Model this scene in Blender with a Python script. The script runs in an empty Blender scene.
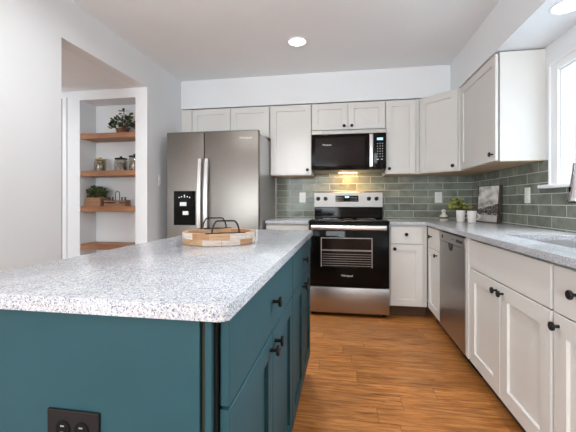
import bpy, bmesh, math, random
from mathutils import Vector, Matrix
random.seed(7)
PI = math.pi
C = bpy.context.scene.collection
SC = bpy.context.scene

# ------------------------------------------------------------------ camera
cd = bpy.data.cameras.new('camera'); cam = bpy.data.objects.new('camera', cd); C.objects.link(cam)
cam.location = (0, 0, 1.10)
cam.rotation_euler = (PI/2, 0, math.atan(57/341))
cd.sensor_width = 36; cd.lens = 341/576*36
cd.shift_y = -(216-202)/576
cd.clip_start = 0.02
SC.camera = cam

# ------------------------------------------------------------------ world, lights, exposure
w = bpy.data.worlds.new('sky'); SC.world = w; w.use_nodes = True
w.node_tree.nodes['Background'].inputs[0].default_value = (0.80, 0.89, 1.0, 1)
w.node_tree.nodes['Background'].inputs[1].default_value = 2.0

def area(name, loc, rot, sx, sy, power, color=(1, 1, 1)):
    l = bpy.data.lights.new(name, 'AREA'); l.shape = 'RECTANGLE'; l.size = sx; l.size_y = sy
    l.energy = power; l.color = color
    o = bpy.data.objects.new(name, l); C.objects.link(o); o.location = loc; o.rotation_euler = rot
    return o
# daylight through the kitchen window (right), and through the windows behind the camera
area('daylight_side_window', (3.6, 3.6, 2.8), (0, math.radians(66), math.radians(37)), 1.8, 1.2, 360, (0.86, 0.94, 1.0))
area('daylight_rear_window', (-1.10, -3.30, 1.3), (math.radians(90), 0, 0), 1.75, 1.75, 72, (0.91, 0.975, 1.0))
area('daylight_patio_door', (-3.35, -3.30, 1.45), (math.radians(90), 0, math.radians(-2)), 1.3, 2.1, 9, (0.91, 0.975, 1.0))
SC.view_settings.view_transform = 'Standard'
SC.view_settings.look = 'None'
SC.view_settings.gamma = 1
SC.view_settings.use_curve_mapping = False
SC.view_settings.exposure = 0.90

# ------------------------------------------------------------------ materials
def new_mat(name):
    m = bpy.data.materials.new(name); m.use_nodes = True
    nt = m.node_tree; b = nt.nodes['Principled BSDF']
    return m, nt, b
def N(nt, typ, **kw):
    n = nt.nodes.new(typ)
    for k, v in kw.items():
        if k.startswith('i_'):
            n.inputs[k[2:].replace('_', ' ')].default_value = v
        else: setattr(n, k, v)
    return n
def L(nt, a, b): nt.links.new(a, b)
def ramp(nt, pts, interp='LINEAR'):
    r = nt.nodes.new('ShaderNodeValToRGB'); r.color_ramp.interpolation = interp
    e = r.color_ramp.elements
    while len(e) < len(pts): e.new(0.5)
    for x, (p, c) in zip(e, pts):
        x.position = p; x.color = (c[0], c[1], c[2], 1) if not isinstance(c, (int, float)) else (c, c, c, 1)
    return r
def coords(nt, scale=(1, 1, 1), kind='Object'):
    t = N(nt, 'ShaderNodeTexCoord'); mp = N(nt, 'ShaderNodeMapping'); mp.inputs['Scale'].default_value = scale
    L(nt, t.outputs[kind], mp.inputs['Vector']); return mp.outputs['Vector']
def mix(nt, fac, a, b, blend='MIX'):
    m = nt.nodes.new('ShaderNodeMix'); m.data_type = 'RGBA'; m.blend_type = blend
    for sock, val in ((m.inputs[0], fac), (m.inputs[6], a), (m.inputs[7], b)):
        if hasattr(val, 'links'): L(nt, val, sock)
        elif isinstance(val, (int, float)): sock.default_value = val
        else: sock.default_value = (val[0], val[1], val[2], 1)
    return m.outputs[2]
def bump(nt, b, height, strength=0.1, dist=0.002):
    bp = N(nt, 'ShaderNodeBump'); bp.inputs['Strength'].default_value = strength; bp.inputs['Distance'].default_value = dist
    L(nt, height, bp.inputs['Height']); L(nt, bp.outputs['Normal'], b.inputs['Normal'])

def paint(name, col, rough=0.5, var=0.02, scale=3.0, bumpy=0.0, metallic=0.0):
    m, nt, b = new_mat(name)
    v = coords(nt)
    n = N(nt, 'ShaderNodeTexNoise'); n.inputs['Scale'].default_value = scale; n.inputs['Detail'].default_value = 3; L(nt, v, n.inputs['Vector'])
    a = [max(0, c*(1-var)) for c in col]; c2 = [min(1, c*(1+var)) for c in col]
    r = ramp(nt, [(0.3, a), (0.7, c2)]); L(nt, n.outputs['Fac'], r.inputs['Fac'])
    L(nt, r.outputs['Color'], b.inputs['Base Color'])
    b.inputs['Roughness'].default_value = rough; b.inputs['Metallic'].default_value = metallic
    if bumpy:
        n2 = N(nt, 'ShaderNodeTexNoise'); n2.inputs['Scale'].default_value = 220; L(nt, v, n2.inputs['Vector'])
        bump(nt, b, n2.outputs['Fac'], bumpy, 0.001)
    return m

M = {}
M['wall'] = paint('wall_paint', (0.815, 0.83, 0.845), 0.75, 0.01, 2, 0.05)
M['ceiling'] = paint('ceiling_paint', (0.87, 0.89, 0.90), 0.85, 0.01, 2, 0.05)
M['trim'] = paint('trim_paint', (0.85, 0.86, 0.87), 0.4, 0.01)
M['cab'] = paint('white_cabinet_paint', (0.70, 0.675, 0.64), 0.42, 0.015, 4)
M['teal'] = paint('teal_cabinet_paint', (0.020, 0.064, 0.078), 0.5, 0.06, 4)
M['teal'].node_tree.nodes['Principled BSDF'].inputs['Specular IOR Level'].default_value = 0.15
M['groove'] = paint('groove_shade_paint', (0.035, 0.038, 0.028), 0.6, 0.05)  # dark colour stands in for shade in the island groove
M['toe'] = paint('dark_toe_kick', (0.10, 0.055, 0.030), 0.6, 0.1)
M['black'] = paint('black_metal', (0.012, 0.012, 0.014), 0.38, 0.1)
M['blackplastic'] = paint('black_plastic', (0.012, 0.011, 0.011), 0.55, 0.1); M['blackplastic'].node_tree.nodes['Principled BSDF'].inputs['Specular IOR Level'].default_value = 0.15
M['gap'] = paint('black_rubber_and_shade', (0.01, 0.01, 0.01), 0.8, 0.1)  # rubber and dark parts, also the painted shade in the island gap
M['blackglass'] = paint('black_glass', (0.005, 0.0045, 0.0045), 0.06, 0.1)
for k_, v_ in (('blackglass', 0.14), ('gap', 0.04), ('black', 0.2), ('groove', 0.05), ('toe', 0.1)): M[k_].node_tree.nodes['Principled BSDF'].inputs['Specular IOR Level'].default_value = v_
M['ovenglass'] = paint('oven_window_glass', (0.014, 0.010, 0.009), 0.10, 0.15, 30); M['ovenglass'].node_tree.nodes['Principled BSDF'].inputs['Specular IOR Level'].default_value = 0.14
M['plastic'] = paint('white_plastic', (0.82, 0.82, 0.80), 0.35, 0.01)
M['slot'] = paint('slot_plastic', (0.30, 0.30, 0.30), 0.5, 0.02)
M['ceramic'] = paint('white_ceramic', (0.80, 0.77, 0.72), 0.25, 0.02)
M['rack'] = paint('oven_rack_metal', (0.45, 0.43, 0.42), 0.35, 0.05, metallic=0.3)
M['grey_print'] = paint('silver_print', (0.75, 0.75, 0.75), 0.4, 0.01)
M['chrome'] = paint('chrome', (0.62, 0.63, 0.66), 0.08, 0.02, metallic=1.0)
M['gasket'] = paint('grey_fridge_side', (0.42, 0.42, 0.43), 0.30, 0.03, metallic=0.55)
M['leaf'] = paint('green_leaves', (0.085, 0.115, 0.030), 0.5, 0.5, 25)
M['leaf_dark'] = paint('dark_leaves', (0.025, 0.035, 0.012), 0.5, 0.5, 25)
M['leaf_yellow'] = paint('yellow_green_leaves', (0.40, 0.40, 0.09), 0.5, 0.45, 40)
M['stem'] = paint('brown_stem', (0.09, 0.06, 0.03), 0.7, 0.2)
M['clay'] = paint('brown_clay', (0.13, 0.06, 0.035), 0.7, 0.2, 20)
M['soil'] = paint('dark_soil', (0.03, 0.02, 0.012), 0.9, 0.3, 60)
M['pasta'] = paint('dried_pasta', (0.42, 0.30, 0.10), 0.6, 0.5, 60)
M['nuts'] = paint('reddish_nuts', (0.32, 0.13, 0.06), 0.6, 0.5, 60)
M['amber'] = paint('dark_bottle', (0.035, 0.016, 0.012), 0.2, 0.2)
M['cream'] = paint('cream_matte', (0.62, 0.58, 0.50), 0.6, 0.03)

def emit(name, col, s):
    m, nt, b = new_mat(name)
    b.inputs['Base Color'].default_value = (*col, 1); b.inputs['Emission Color'].default_value = (*col, 1)
    b.inputs['Emission Strength'].default_value = s; return m
M['lamp'] = emit('lamp_lens', (1, 0.98, 0.96), 3)
M['warm'] = emit('warm_lamp_lens', (1, 0.80, 0.55), 1.5)
M['display'] = emit('blue_display', (0.25, 0.55, 0.85), 0.9)
M['icon'] = emit('lit_icon', (0.8, 0.85, 0.9), 0.5)

def steel(name, col, rough, scale, aniso=0.7):
    m, nt, b = new_mat(name)
    v = coords(nt, scale)
    n = N(nt, 'ShaderNodeTexNoise'); n.inputs['Scale'].default_value = 12; n.inputs['Detail'].default_value = 4; L(nt, v, n.inputs['Vector'])
    r = ramp(nt, [(0.3, [c*0.94 for c in col]), (0.7, [c*1.05 for c in col])]); L(nt, n.outputs['Fac'], r.inputs['Fac'])
    L(nt, r.outputs['Color'], b.inputs['Base Color'])
    b.inputs['Metallic'].default_value = 1.0; b.inputs['Roughness'].default_value = rough
    bump(nt, b, n.outputs['Fac'], 0.06, 0.001)
    b.inputs['Anisotropic'].default_value = aniso; tg = N(nt, 'ShaderNodeTangent'); tg.direction_type = 'RADIAL'; tg.axis = 'Z'; L(nt, tg.outputs[0], b.inputs['Tangent'])
    return m
M['steel'] = steel('brushed_steel', (0.46, 0.44, 0.42), 0.34, (1, 1, 40))
M['fridge_steel'] = steel('taupe_brushed_steel', (0.235, 0.212, 0.192), 0.38, (1, 1, 40))
M['guard_steel'] = steel('satin_steel', (0.36, 0.345, 0.33), 0.48, (1, 1, 40), 0.3)
M['sink_steel'] = paint('sink_steel', (0.50, 0.50, 0.51), 0.45, 0.03, metallic=0.5)
M['bright_steel'] = steel('bright_steel', (0.78, 0.77, 0.76), 0.28, (1, 1, 40))

def granite():
    m, nt, b = new_mat('speckled_granite')
    v = coords(nt)
    col = None
    n0 = N(nt, 'ShaderNodeTexNoise'); n0.inputs['Scale'].default_value = 180; n0.inputs['Detail'].default_value = 5; n0.inputs['Roughness'].default_value = 0.7; L(nt, v, n0.inputs['Vector'])
    r0 = ramp(nt, [(0.32, (0.34, 0.35, 0.38)), (0.48, (0.54, 0.545, 0.555)), (0.62, (0.66, 0.66, 0.665))]); L(nt, n0.outputs['Fac'], r0.inputs['Fac'])
    vo = N(nt, 'ShaderNodeTexVoronoi'); vo.inputs['Scale'].default_value = 420; L(nt, v, vo.inputs['Vector'])
    sp = N(nt, 'ShaderNodeSeparateColor'); L(nt, vo.outputs['Color'], sp.inputs['Color'])
    r1 = ramp(nt, [(0.0, 1.0), (0.13, 1.0), (0.15, 0.0)], 'CONSTANT'); L(nt, sp.outputs[0], r1.inputs['Fac'])
    r1.color_ramp.elements[1].position = 0.14; r1.color_ramp.elements[2].position = 0.15
    c1 = mix(nt, r1.outputs['Color'], r0.outputs['Color'], (0.17, 0.185, 0.25))
    r2 = ramp(nt, [(0.0, 0.0), (0.78, 0.0), (0.79, 1.0)], 'CONSTANT'); L(nt, sp.outputs[1], r2.inputs['Fac'])
    c2 = mix(nt, r2.outputs['Color'], c1, (0.38, 0.40, 0.46))
    n3 = N(nt, 'ShaderNodeTexNoise'); n3.inputs['Scale'].default_value = 9; n3.inputs['Detail'].default_value = 3; L(nt, v, n3.inputs['Vector'])
    r3 = ramp(nt, [(0.35, (0.90, 0.90, 0.90)), (0.65, (1.0, 1.0, 1.0))]); L(nt, n3.outputs['Fac'], r3.inputs['Fac'])
    c3 = mix(nt, 1.0, c2, r3.outputs['Color'], 'MULTIPLY')
    L(nt, c3, b.inputs['Base Color'])
    b.inputs['Roughness'].default_value = 0.17; b.inputs['Specular IOR Level'].default_value = 0.28
    return m
M['granite'] = granite()

def planks():
    m, nt, b = new_mat('oak_plank_floor')
    v0 = coords(nt)
    sp = N(nt, 'ShaderNodeSeparateXYZ'); L(nt, v0, sp.inputs[0])
    rw = N(nt, 'ShaderNodeMath', operation='DIVIDE'); L(nt, sp.outputs[1], rw.inputs[0]); rw.inputs[1].default_value = 0.125
    fl = N(nt, 'ShaderNodeMath', operation='FLOOR'); L(nt, rw.outputs[0], fl.inputs[0])
    wn = N(nt, 'ShaderNodeTexWhiteNoise', noise_dimensions='1D'); L(nt, fl.outputs[0], wn.inputs['W'])
    ax = N(nt, 'ShaderNodeMath', operation='MULTIPLY_ADD'); L(nt, wn.outputs['Value'], ax.inputs[0]); ax.inputs[1].default_value = 7.3; L(nt, sp.outputs[0], ax.inputs[2])
    cb = N(nt, 'ShaderNodeCombineXYZ'); L(nt, ax.outputs[0], cb.inputs[0]); L(nt, sp.outputs[1], cb.inputs[1]); v = cb.outputs[0]
    br = N(nt, 'ShaderNodeTexBrick'); br.offset = 0.0
    br.inputs['Color1'].default_value = (0, 0, 0, 1); br.inputs['Color2'].default_value = (1, 1, 1, 1); br.inputs['Mortar'].default_value = (0.5, 0.5, 0.5, 1)
    br.inputs['Scale'].default_value = 1; br.inputs['Mortar Size'].default_value = 0.0009; br.inputs['Brick Width'].default_value = 1.22; br.inputs['Row Height'].default_value = 0.125
    L(nt, v, br.inputs['Vector'])
    sc = N(nt, 'ShaderNodeVectorMath', operation='SCALE'); L(nt, br.outputs['Color'], sc.inputs[0]); sc.inputs['Scale'].default_value = 9.0
    ad = N(nt, 'ShaderNodeVectorMath', operation='ADD'); L(nt, v, ad.inputs[0]); L(nt, sc.outputs[0], ad.inputs[1])
    mp = N(nt, 'ShaderNodeMapping'); mp.inputs['Scale'].default_value = (2.2, 22, 1); L(nt, ad.outputs[0], mp.inputs['Vector'])
    n = N(nt, 'ShaderNodeTexNoise'); n.inputs['Scale'].default_value = 2.2; n.inputs['Detail'].default_value = 7; n.inputs['Roughness'].default_value = 0.68; n.inputs['Distortion'].default_value = 0.9
    L(nt, mp.outputs[0], n.inputs['Vector'])
    r = ramp(nt, [(0.26, (0.16, 0.052, 0.012)), (0.42, (0.37, 0.138, 0.036)), (0.58, (0.52, 0.218, 0.062)), (0.74, (0.64, 0.31, 0.105))]); L(nt, n.outputs['Fac'], r.inputs['Fac'])
    tone = ramp(nt, [(0.0, (0.78, 0.76, 0.74)), (1.0, (1.10, 1.08, 1.05))]); L(nt, br.outputs['Color'], tone.inputs['Fac'])
    c = mix(nt, 1.0, r.outputs['Color'], tone.outputs['Color'], 'MULTIPLY')
    mp2 = N(nt, 'ShaderNodeMapping'); mp2.inputs['Scale'].default_value = (3.0, 42, 1); L(nt, ad.outputs[0], mp2.inputs['Vector'])
    g = N(nt, 'ShaderNodeTexNoise'); g.inputs['Scale'].default_value = 1.6; g.inputs['Detail'].default_value = 4; L(nt, mp2.outputs[0], g.inputs['Vector'])
    gr = ramp(nt, [(0.32, (0.66, 0.62, 0.58)), (0.47, (1.0, 1.0, 1.0)), (0.72, (1.14, 1.14, 1.12))]); L(nt, g.outputs['Fac'], gr.inputs['Fac'])
    c = mix(nt, 1.0, c, gr.outputs['Color'], 'MULTIPLY')
    c = mix(nt, br.outputs['Fac'], c, (0.05, 0.02, 0.008))
    L(nt, c, b.inputs['Base Color'])
    b.inputs['Roughness'].default_value = 0.42; b.inputs['Specular IOR Level'].default_value = 0.35
    bump(nt, b, n.outputs['Fac'], 0.05, 0.002)
    return m
M['floor'] = planks()

def tile(name, axis):
    m, nt, b = new_mat(name)
    t = N(nt, 'ShaderNodeTexCoord'); s = N(nt, 'ShaderNodeSeparateXYZ'); L(nt, t.outputs['Object'], s.inputs[0])
    ax = N(nt, 'ShaderNodeMath', operation='ADD'); L(nt, s.outputs[axis], ax.inputs[0]); ax.inputs[1].default_value = 20*0.308 + (0.022 if axis == 0 else 0.10)
    az = N(nt, 'ShaderNodeMath', operation='ADD'); L(nt, s.outputs[2], az.inputs[0]); az.inputs[1].default_value = 0.0769*2 - 0.926
    cb = N(nt, 'ShaderNodeCombineXYZ'); L(nt, ax.outputs[0], cb.inputs[0]); L(nt, az.outputs[0], cb.inputs[1])
    br = N(nt, 'ShaderNodeTexBrick'); br.offset = 0.5; br.offset_frequency = 2
    br.inputs['Color1'].default_value = (0, 0, 0, 1); br.inputs['Color2'].default_value = (1, 1, 1, 1); br.inputs['Mortar'].default_value = (0.5, 0.5, 0.5, 1)
    br.inputs['Scale'].default_value = 1; br.inputs['Mortar Size'].default_value = 0.0024; br.inputs['Mortar Smooth'].default_value = 0.1
    br.inputs['Brick Width'].default_value = 0.308; br.inputs['Row Height'].default_value = 0.0769
    L(nt, cb.outputs[0], br.inputs['Vector'])
    sc = N(nt, 'ShaderNodeVectorMath', operation='SCALE'); L(nt, br.outputs['Color'], sc.inputs[0]); sc.inputs['Scale'].default_value = 5.0
    ad = N(nt, 'ShaderNodeVectorMath', operation='ADD'); L(nt, cb.outputs[0], ad.inputs[0]); L(nt, sc.outputs[0], ad.inputs[1])
    n = N(nt, 'ShaderNodeTexNoise'); n.inputs['Scale'].default_value = 9; n.inputs['Detail'].default_value = 4; L(nt, ad.outputs[0], n.inputs['Vector'])
    r = ramp(nt, [(0.3, (0.155, 0.168, 0.135)), (0.5, (0.215, 0.232, 0.190)), (0.7, (0.285, 0.305, 0.252))]); L(nt, n.outputs['Fac'], r.inputs['Fac'])
    tone = ramp(nt, [(0.0, (0.80, 0.80, 0.80)), (1.0, (1.15, 1.15, 1.15))]); L(nt, br.outputs['Color'], tone.inputs['Fac'])
    c = mix(nt, 1.0, r.outputs['Color'], tone.outputs['Color'], 'MULTIPLY')
    c = mix(nt, br.outputs['Fac'], c, (0.62, 0.62, 0.57))
    L(nt, c, b.inputs['Base Color'])
    rr = N(nt, 'ShaderNodeMapRange'); L(nt, br.outputs['Fac'], rr.inputs['Value']); rr.inputs['To Min'].default_value = 0.09; rr.inputs['To Max'].default_value = 0.8
    L(nt, rr.outputs[0], b.inputs['Roughness']); b.inputs['Specular IOR Level'].default_value = 0.12
    inv = N(nt, 'ShaderNodeMath', operation='SUBTRACT'); inv.inputs[0].default_value = 1; L(nt, br.outputs['Fac'], inv.inputs[1])
    n2 = N(nt, 'ShaderNodeTexNoise'); n2.inputs['Scale'].default_value = 7; n2.inputs['Detail'].default_value = 1; L(nt, ad.outputs[0], n2.inputs['Vector'])
    hh = N(nt, 'ShaderNodeMath', operation='MULTIPLY_ADD'); L(nt, n2.outputs['Fac'], hh.inputs[0]); hh.inputs[1].default_value = 0.8; L(nt, inv.outputs[0], hh.inputs[2])
    bump(nt, b, hh.outputs[0], 0.35, 0.0015)
    return m
M['tile_back'] = tile('green_subway_tile', 0)
M['tile_side'] = tile('green_subway_tile_side', 1)

def wood(name, c1, c2, scale=(2, 25, 25), rough=0.5):
    m, nt, b = new_mat(name)
    v = coords(nt, scale)
    n = N(nt, 'ShaderNodeTexNoise'); n.inputs['Scale'].default_value = 2; n.inputs['Detail'].default_value = 5; n.inputs['Distortion'].default_value = 0.6; L(nt, v, n.inputs['Vector'])
    r = ramp(nt, [(0.3, c1), (0.7, c2)]); L(nt, n.outputs['Fac'], r.inputs['Fac'])
    L(nt, r.outputs['Color'], b.inputs['Base Color']); b.inputs['Roughness'].default_value = rough
    return m
M['shelf_wood'] = wood('walnut_shelf', (0.24, 0.10, 0.043), (0.42, 0.20, 0.095))
M['raw_wood'] = wood('raw_birch', (0.52, 0.36, 0.22), (0.66, 0.48, 0.32))
M['box_wood'] = wood('planter_box_wood', (0.20, 0.09, 0.045), (0.36, 0.18, 0.09))
M['frame_wood'] = wood('dark_frame_wood', (0.045, 0.032, 0.025), (0.10, 0.075, 0.06))

def patchwork():
    m, nt, b = new_mat('patchwork_reclaimed_wood')
    t = N(nt, 'ShaderNodeTexCoord'); s = N(nt, 'ShaderNodeSeparateXYZ'); L(nt, t.outputs['Object'], s.inputs[0])
    at = N(nt, 'ShaderNodeMath', operation='ARCTAN2'); L(nt, s.outputs[1], at.inputs[0]); L(nt, s.outputs[0], at.inputs[1])
    mu = N(nt, 'ShaderNodeMath', operation='MULTIPLY'); L(nt, at.outputs[0], mu.inputs[0]); mu.inputs[1].default_value = 2.1
    zz = N(nt, 'ShaderNodeMath', operation='MULTIPLY'); L(nt, s.outputs[2], zz.inputs[0]); zz.inputs[1].default_value = 38
    cb = N(nt, 'ShaderNodeCombineXYZ'); L(nt, mu.outputs[0], cb.inputs[0]); L(nt, zz.outputs[0], cb.inputs[1])
    br = N(nt, 'ShaderNodeTexBrick'); br.offset = 0.4
    br.inputs['Color1'].default_value = (0, 0, 0, 1); br.inputs['Color2'].default_value = (1, 1, 1, 1); br.inputs['Mortar'].default_value = (0.3, 0.3, 0.3, 1)
    br.inputs['Scale'].default_value = 1; br.inputs['Mortar Size'].default_value = 0.02; br.inputs['Brick Width'].default_value = 1.05; br.inputs['Row Height'].default_value = 1.0
    L(nt, cb.outputs[0], br.inputs['Vector'])
    r = ramp(nt, [(0.0, (0.40, 0.20, 0.09)), (0.20, (0.46, 0.28, 0.15)), (0.36, (0.60, 0.52, 0.46)), (0.52, (0.45, 0.31, 0.21)), (0.64, (0.62, 0.56, 0.53)), (0.84, (0.55, 0.46, 0.40))], 'CONSTANT')
    L(nt, br.outputs['Color'], r.inputs['Fac'])
    v = coords(nt, (8, 8, 60)); n = N(nt, 'ShaderNodeTexNoise'); n.inputs['Scale'].default_value = 3; n.inputs['Detail'].default_value = 5; L(nt, v, n.inputs['Vector'])
    r2 = ramp(nt, [(0.3, (0.72, 0.72, 0.72)), (0.7, (1.1, 1.1, 1.1))]); L(nt, n.outputs['Fac'], r2.inputs['Fac'])
    c = mix(nt, 1.0, r.outputs['Color'], r2.outputs['Color'], 'MULTIPLY')
    L(nt, c, b.inputs['Base Color']); b.inputs['Roughness'].default_value = 0.55
    return m
M['patch'] = patchwork()

def canvas():          # a small grey landscape print: cloudy sky, dark hillside, pale foreground
    m, nt, b = new_mat('landscape_print')
    t = N(nt, 'ShaderNodeTexCoord'); s = N(nt, 'ShaderNodeSeparateXYZ'); L(nt, t.outputs['Generated'], s.inputs[0])
    n = N(nt, 'ShaderNodeTexNoise'); n.inputs['Scale'].default_value = 3.2; n.inputs['Detail'].default_value = 6
    mpc = N(nt, 'ShaderNodeMapping'); mpc.inputs['Scale'].default_value = (0.8, 1, 1.4); mpc.inputs['Rotation'].default_value = (0, 0.5, 0); L(nt, t.outputs['Generated'], mpc.inputs['Vector']); L(nt, mpc.outputs[0], n.inputs['Vector'])
    sky = ramp(nt, [(0.35, (0.30, 0.29, 0.275)), (0.50, (0.66, 0.64, 0.60)), (0.62, (0.85, 0.83, 0.79))]); L(nt, n.outputs['Fac'], sky.inputs['Fac'])
    n2 = N(nt, 'ShaderNodeTexNoise'); n2.inputs['Scale'].default_value = 16; n2.inputs['Detail'].default_value = 5; L(nt, t.outputs['Generated'], n2.inputs['Vector'])
    land = ramp(nt, [(0.4, (0.035, 0.030, 0.028)), (0.55, (0.16, 0.14, 0.125)), (0.68, (0.42, 0.39, 0.36))]); L(nt, n2.outputs['Fac'], land.inputs['Fac'])
    # horizon height rises towards the right (generated y runs along the frame's length)
    a = N(nt, 'ShaderNodeMath', operation='MULTIPLY_ADD'); L(nt, s.outputs[0], a.inputs[0]); a.inputs[1].default_value = 0.16; a.inputs[2].default_value = 0.22
    a2 = N(nt, 'ShaderNodeMath', operation='MULTIPLY_ADD'); L(nt, n.outputs['Fac'], a2.inputs[0]); a2.inputs[1].default_value = 0.25; L(nt, a.outputs[0], a2.inputs[2])
    lt = N(nt, 'ShaderNodeMath', operation='LESS_THAN'); L(nt, s.outputs[2], lt.inputs[0]); L(nt, a2.outputs[0], lt.inputs[1])
    c = mix(nt, lt.outputs[0], sky.outputs['Color'], land.outputs['Color'])
    lt2 = N(nt, 'ShaderNodeMath', operation='LESS_THAN'); L(nt, s.outputs[2], lt2.inputs[0])
    a3 = N(nt, 'ShaderNodeMath', operation='MULTIPLY_ADD'); L(nt, n2.outputs['Fac'], a3.inputs[0]); a3.inputs[1].default_value = 0.35; a3.inputs[2].default_value = 0.02; L(nt, a3.outputs[0], lt2.inputs[1])
    c = mix(nt, lt2.outputs[0], c, (0.62, 0.60, 0.57))
    L(nt, c, b.inputs['Base Color']); b.inputs['Roughness'].default_value = 0.35
    return m
M['canvas'] = canvas()

def glass(name, fac, tint):
    m = bpy.data.materials.new(name); m.use_nodes = True; nt = m.node_tree
    nt.nodes.remove(nt.nodes['Principled BSDF']); out = nt.nodes['Material Output']
    tr = N(nt, 'ShaderNodeBsdfTransparent'); tr.inputs[0].default_value = (*tint, 1)
    gl = N(nt, 'ShaderNodeBsdfGlossy'); gl.inputs['Roughness'].default_value = 0.03
    mx = N(nt, 'ShaderNodeMixShader'); mx.inputs[0].default_value = fac
    L(nt, tr.outputs[0], mx.inputs[1]); L(nt, gl.outputs[0], mx.inputs[2]); L(nt, mx.outputs[0], out.inputs[0])
    return m
M['pane'] = glass('window_glass', 0.06, (0.91, 0.975, 1.0))
M['jar'] = glass('jar_glass', 0.10, (0.86, 0.87, 0.84))

# ------------------------------------------------------------------ mesh helpers
class MB:
    def __init__(s): s.bm = bmesh.new()
    def box(s, x0, x1, y0, y1, z0, z1, bev=0.0, seg=1):
        r = bmesh.ops.create_cube(s.bm, size=1.0)
        vs = r['verts']
        for v in vs:
            v.co = Vector((x0+(v.co.x+.5)*(x1-x0), y0+(v.co.y+.5)*(y1-y0), z0+(v.co.z+.5)*(z1-z0)))
        if bev:
            es = list({e for v in vs for e in v.link_edges})
            bmesh.ops.bevel(s.bm, geom=es, offset=bev, segments=seg, affect='EDGES', profile=0.5)
        return s
    def prism(s, pts, z0, z1):
        a = [s.bm.verts.new((x, y, z0)) for x, y in pts]; b = [s.bm.verts.new((x, y, z1)) for x, y in pts]
        n = len(pts)
        s.bm.faces.new(a[::-1]); s.bm.faces.new(b)
        for i in range(n): s.bm.faces.new((a[i], a[(i+1) % n], b[(i+1) % n], b[i]))
        return s
    def cells(s, xs, ys, skip, z0, z1, bev=0.0):
        V = {}
        def vv(i, j, z):
            if (i, j, z) not in V: V[(i, j, z)] = s.bm.verts.new((xs[i], ys[j], z))
            return V[(i, j, z)]
        full = lambda i, j: 0 <= i < len(xs)-1 and 0 <= j < len(ys)-1 and (i, j) not in skip
        for i in range(len(xs)-1):
            for j in range(len(ys)-1):
                if not full(i, j): continue
                s.bm.faces.new((vv(i, j, z1), vv(i+1, j, z1), vv(i+1, j+1, z1), vv(i, j+1, z1)))
                s.bm.faces.new((vv(i, j+1, z0), vv(i+1, j+1, z0), vv(i+1, j, z0), vv(i, j, z0)))
                for (di, dj, a, b) in ((-1, 0, (i, j+1), (i, j)), (1, 0, (i+1, j), (i+1, j+1)), (0, -1, (i, j), (i+1, j)), (0, 1, (i+1, j+1), (i, j+1))):
                    if not full(i+di, j+dj):
                        s.bm.faces.new((vv(*a, z0), vv(*b, z0), vv(*b, z1), vv(*a, z1)))
        if bev:
            es = [e for e in s.bm.edges if len(e.link_faces) == 2 and e.calc_face_angle(0) > 0.5]
            bmesh.ops.bevel(s.bm, geom=es, offset=bev, segments=2, affect='EDGES', profile=0.5)
        return s
    def lathe(s, prof, base=(0, 0, 0), axis=(0, 0, 1), n=24, close=True):
        ax = Vector(axis).normalized(); q = Vector((0, 0, 1)).rotation_difference(ax); b = Vector(base)
        rings = []
        for r, z in prof:
            if r < 1e-6: rings.append([s.bm.verts.new(b + q @ Vector((0, 0, z)))])
            else: rings.append([s.bm.verts.new(b + q @ Vector((r*math.cos(2*PI*k/n), r*math.sin(2*PI*k/n), z))) for k in range(n)])
        for a, c in zip(rings, rings[1:]):
            if len(a) == 1 and len(c) == 1: continue
            for k in range(n):
                k2 = (k+1) % n
                if len(a) == 1: s.bm.faces.new((a[0], c[k2], c[k]))
                elif len(c) == 1: s.bm.faces.new((a[k], a[k2], c[0]))
                else: s.bm.faces.new((a[k], a[k2], c[k2], c[k]))
        return s
    def tube(s, pts, r, n=10, radii=None, cap=True, squash=None):
        P = [Vector(p) for p in pts]; rings = []
        up = None
        for i, p in enumerate(P):
            t = (P[min(i+1, len(P)-1)] - P[max(i-1, 0)]).normalized()
            if up is None:
                up = t.orthogonal().normalized()
            u = (up - t*up.dot(t)).normalized(); up = u; v = t.cross(u)
            rr = radii[i] if radii else r
            rings.append([s.bm.verts.new(p + u*rr*math.cos(2*PI*k/n) + v*rr*math.sin(2*PI*k/n)) for k in range(n)])
        for a, c in zip(rings, rings[1:]):
            for k in range(n): s.bm.faces.new((a[k], a[(k+1) % n], c[(k+1) % n], c[k]))
        if cap: s.bm.faces.new(rings[0][::-1]); s.bm.faces.new(rings[-1])
        return s
    def leaf(s, p, d, length, width, roll=0.0, th=0.0008):
        d = Vector(d).normalized(); p = Vector(p)
        side = d.cross(Vector((0, 0, 1)));
        if side.length < 1e-3: side = Vector((1, 0, 0))
        side = (Matrix.Rotation(roll, 3, d) @ side.normalized()); nrm = side.cross(d).normalized()
        outl = [(0, 0), (0.3, 0.42), (0.6, 0.5), (0.85, 0.28), (1, 0), (0.85, -0.28), (0.6, -0.5), (0.3, -0.42)]
        top = [s.bm.verts.new(p + d*length*a + side*width*bb + nrm*(th - 0.25*length*a*a*0.4)) for a, bb in outl]
        bot = [s.bm.verts.new(p + d*length*a + side*width*bb + nrm*(-th - 0.25*length*a*a*0.4)) for a, bb in outl]
        s.bm.faces.new(top); s.bm.faces.new(bot[::-1])
        for i in range(8): s.bm.faces.new((top[i], bot[i], bot[(i+1) % 8], top[(i+1) % 8]))
        return s
    def build(s, name, mat, parent=None, smooth=False, xf=None):
        if xf is not None: bmesh.ops.transform(s.bm, matrix=xf, verts=s.bm.verts)
        bmesh.ops.recalc_face_normals(s.bm, faces=s.bm.faces)
        me = bpy.data.meshes.new(name); s.bm.to_mesh(me); s.bm.free()
        if smooth:
            for p in me.polygons: p.use_smooth = True
            me.set_sharp_from_angle(angle=math.radians(31))
        me.materials.append(mat)
        o = bpy.data.objects.new(name, me); C.objects.link(o)
        if parent: o.parent = parent
        return o

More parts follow.
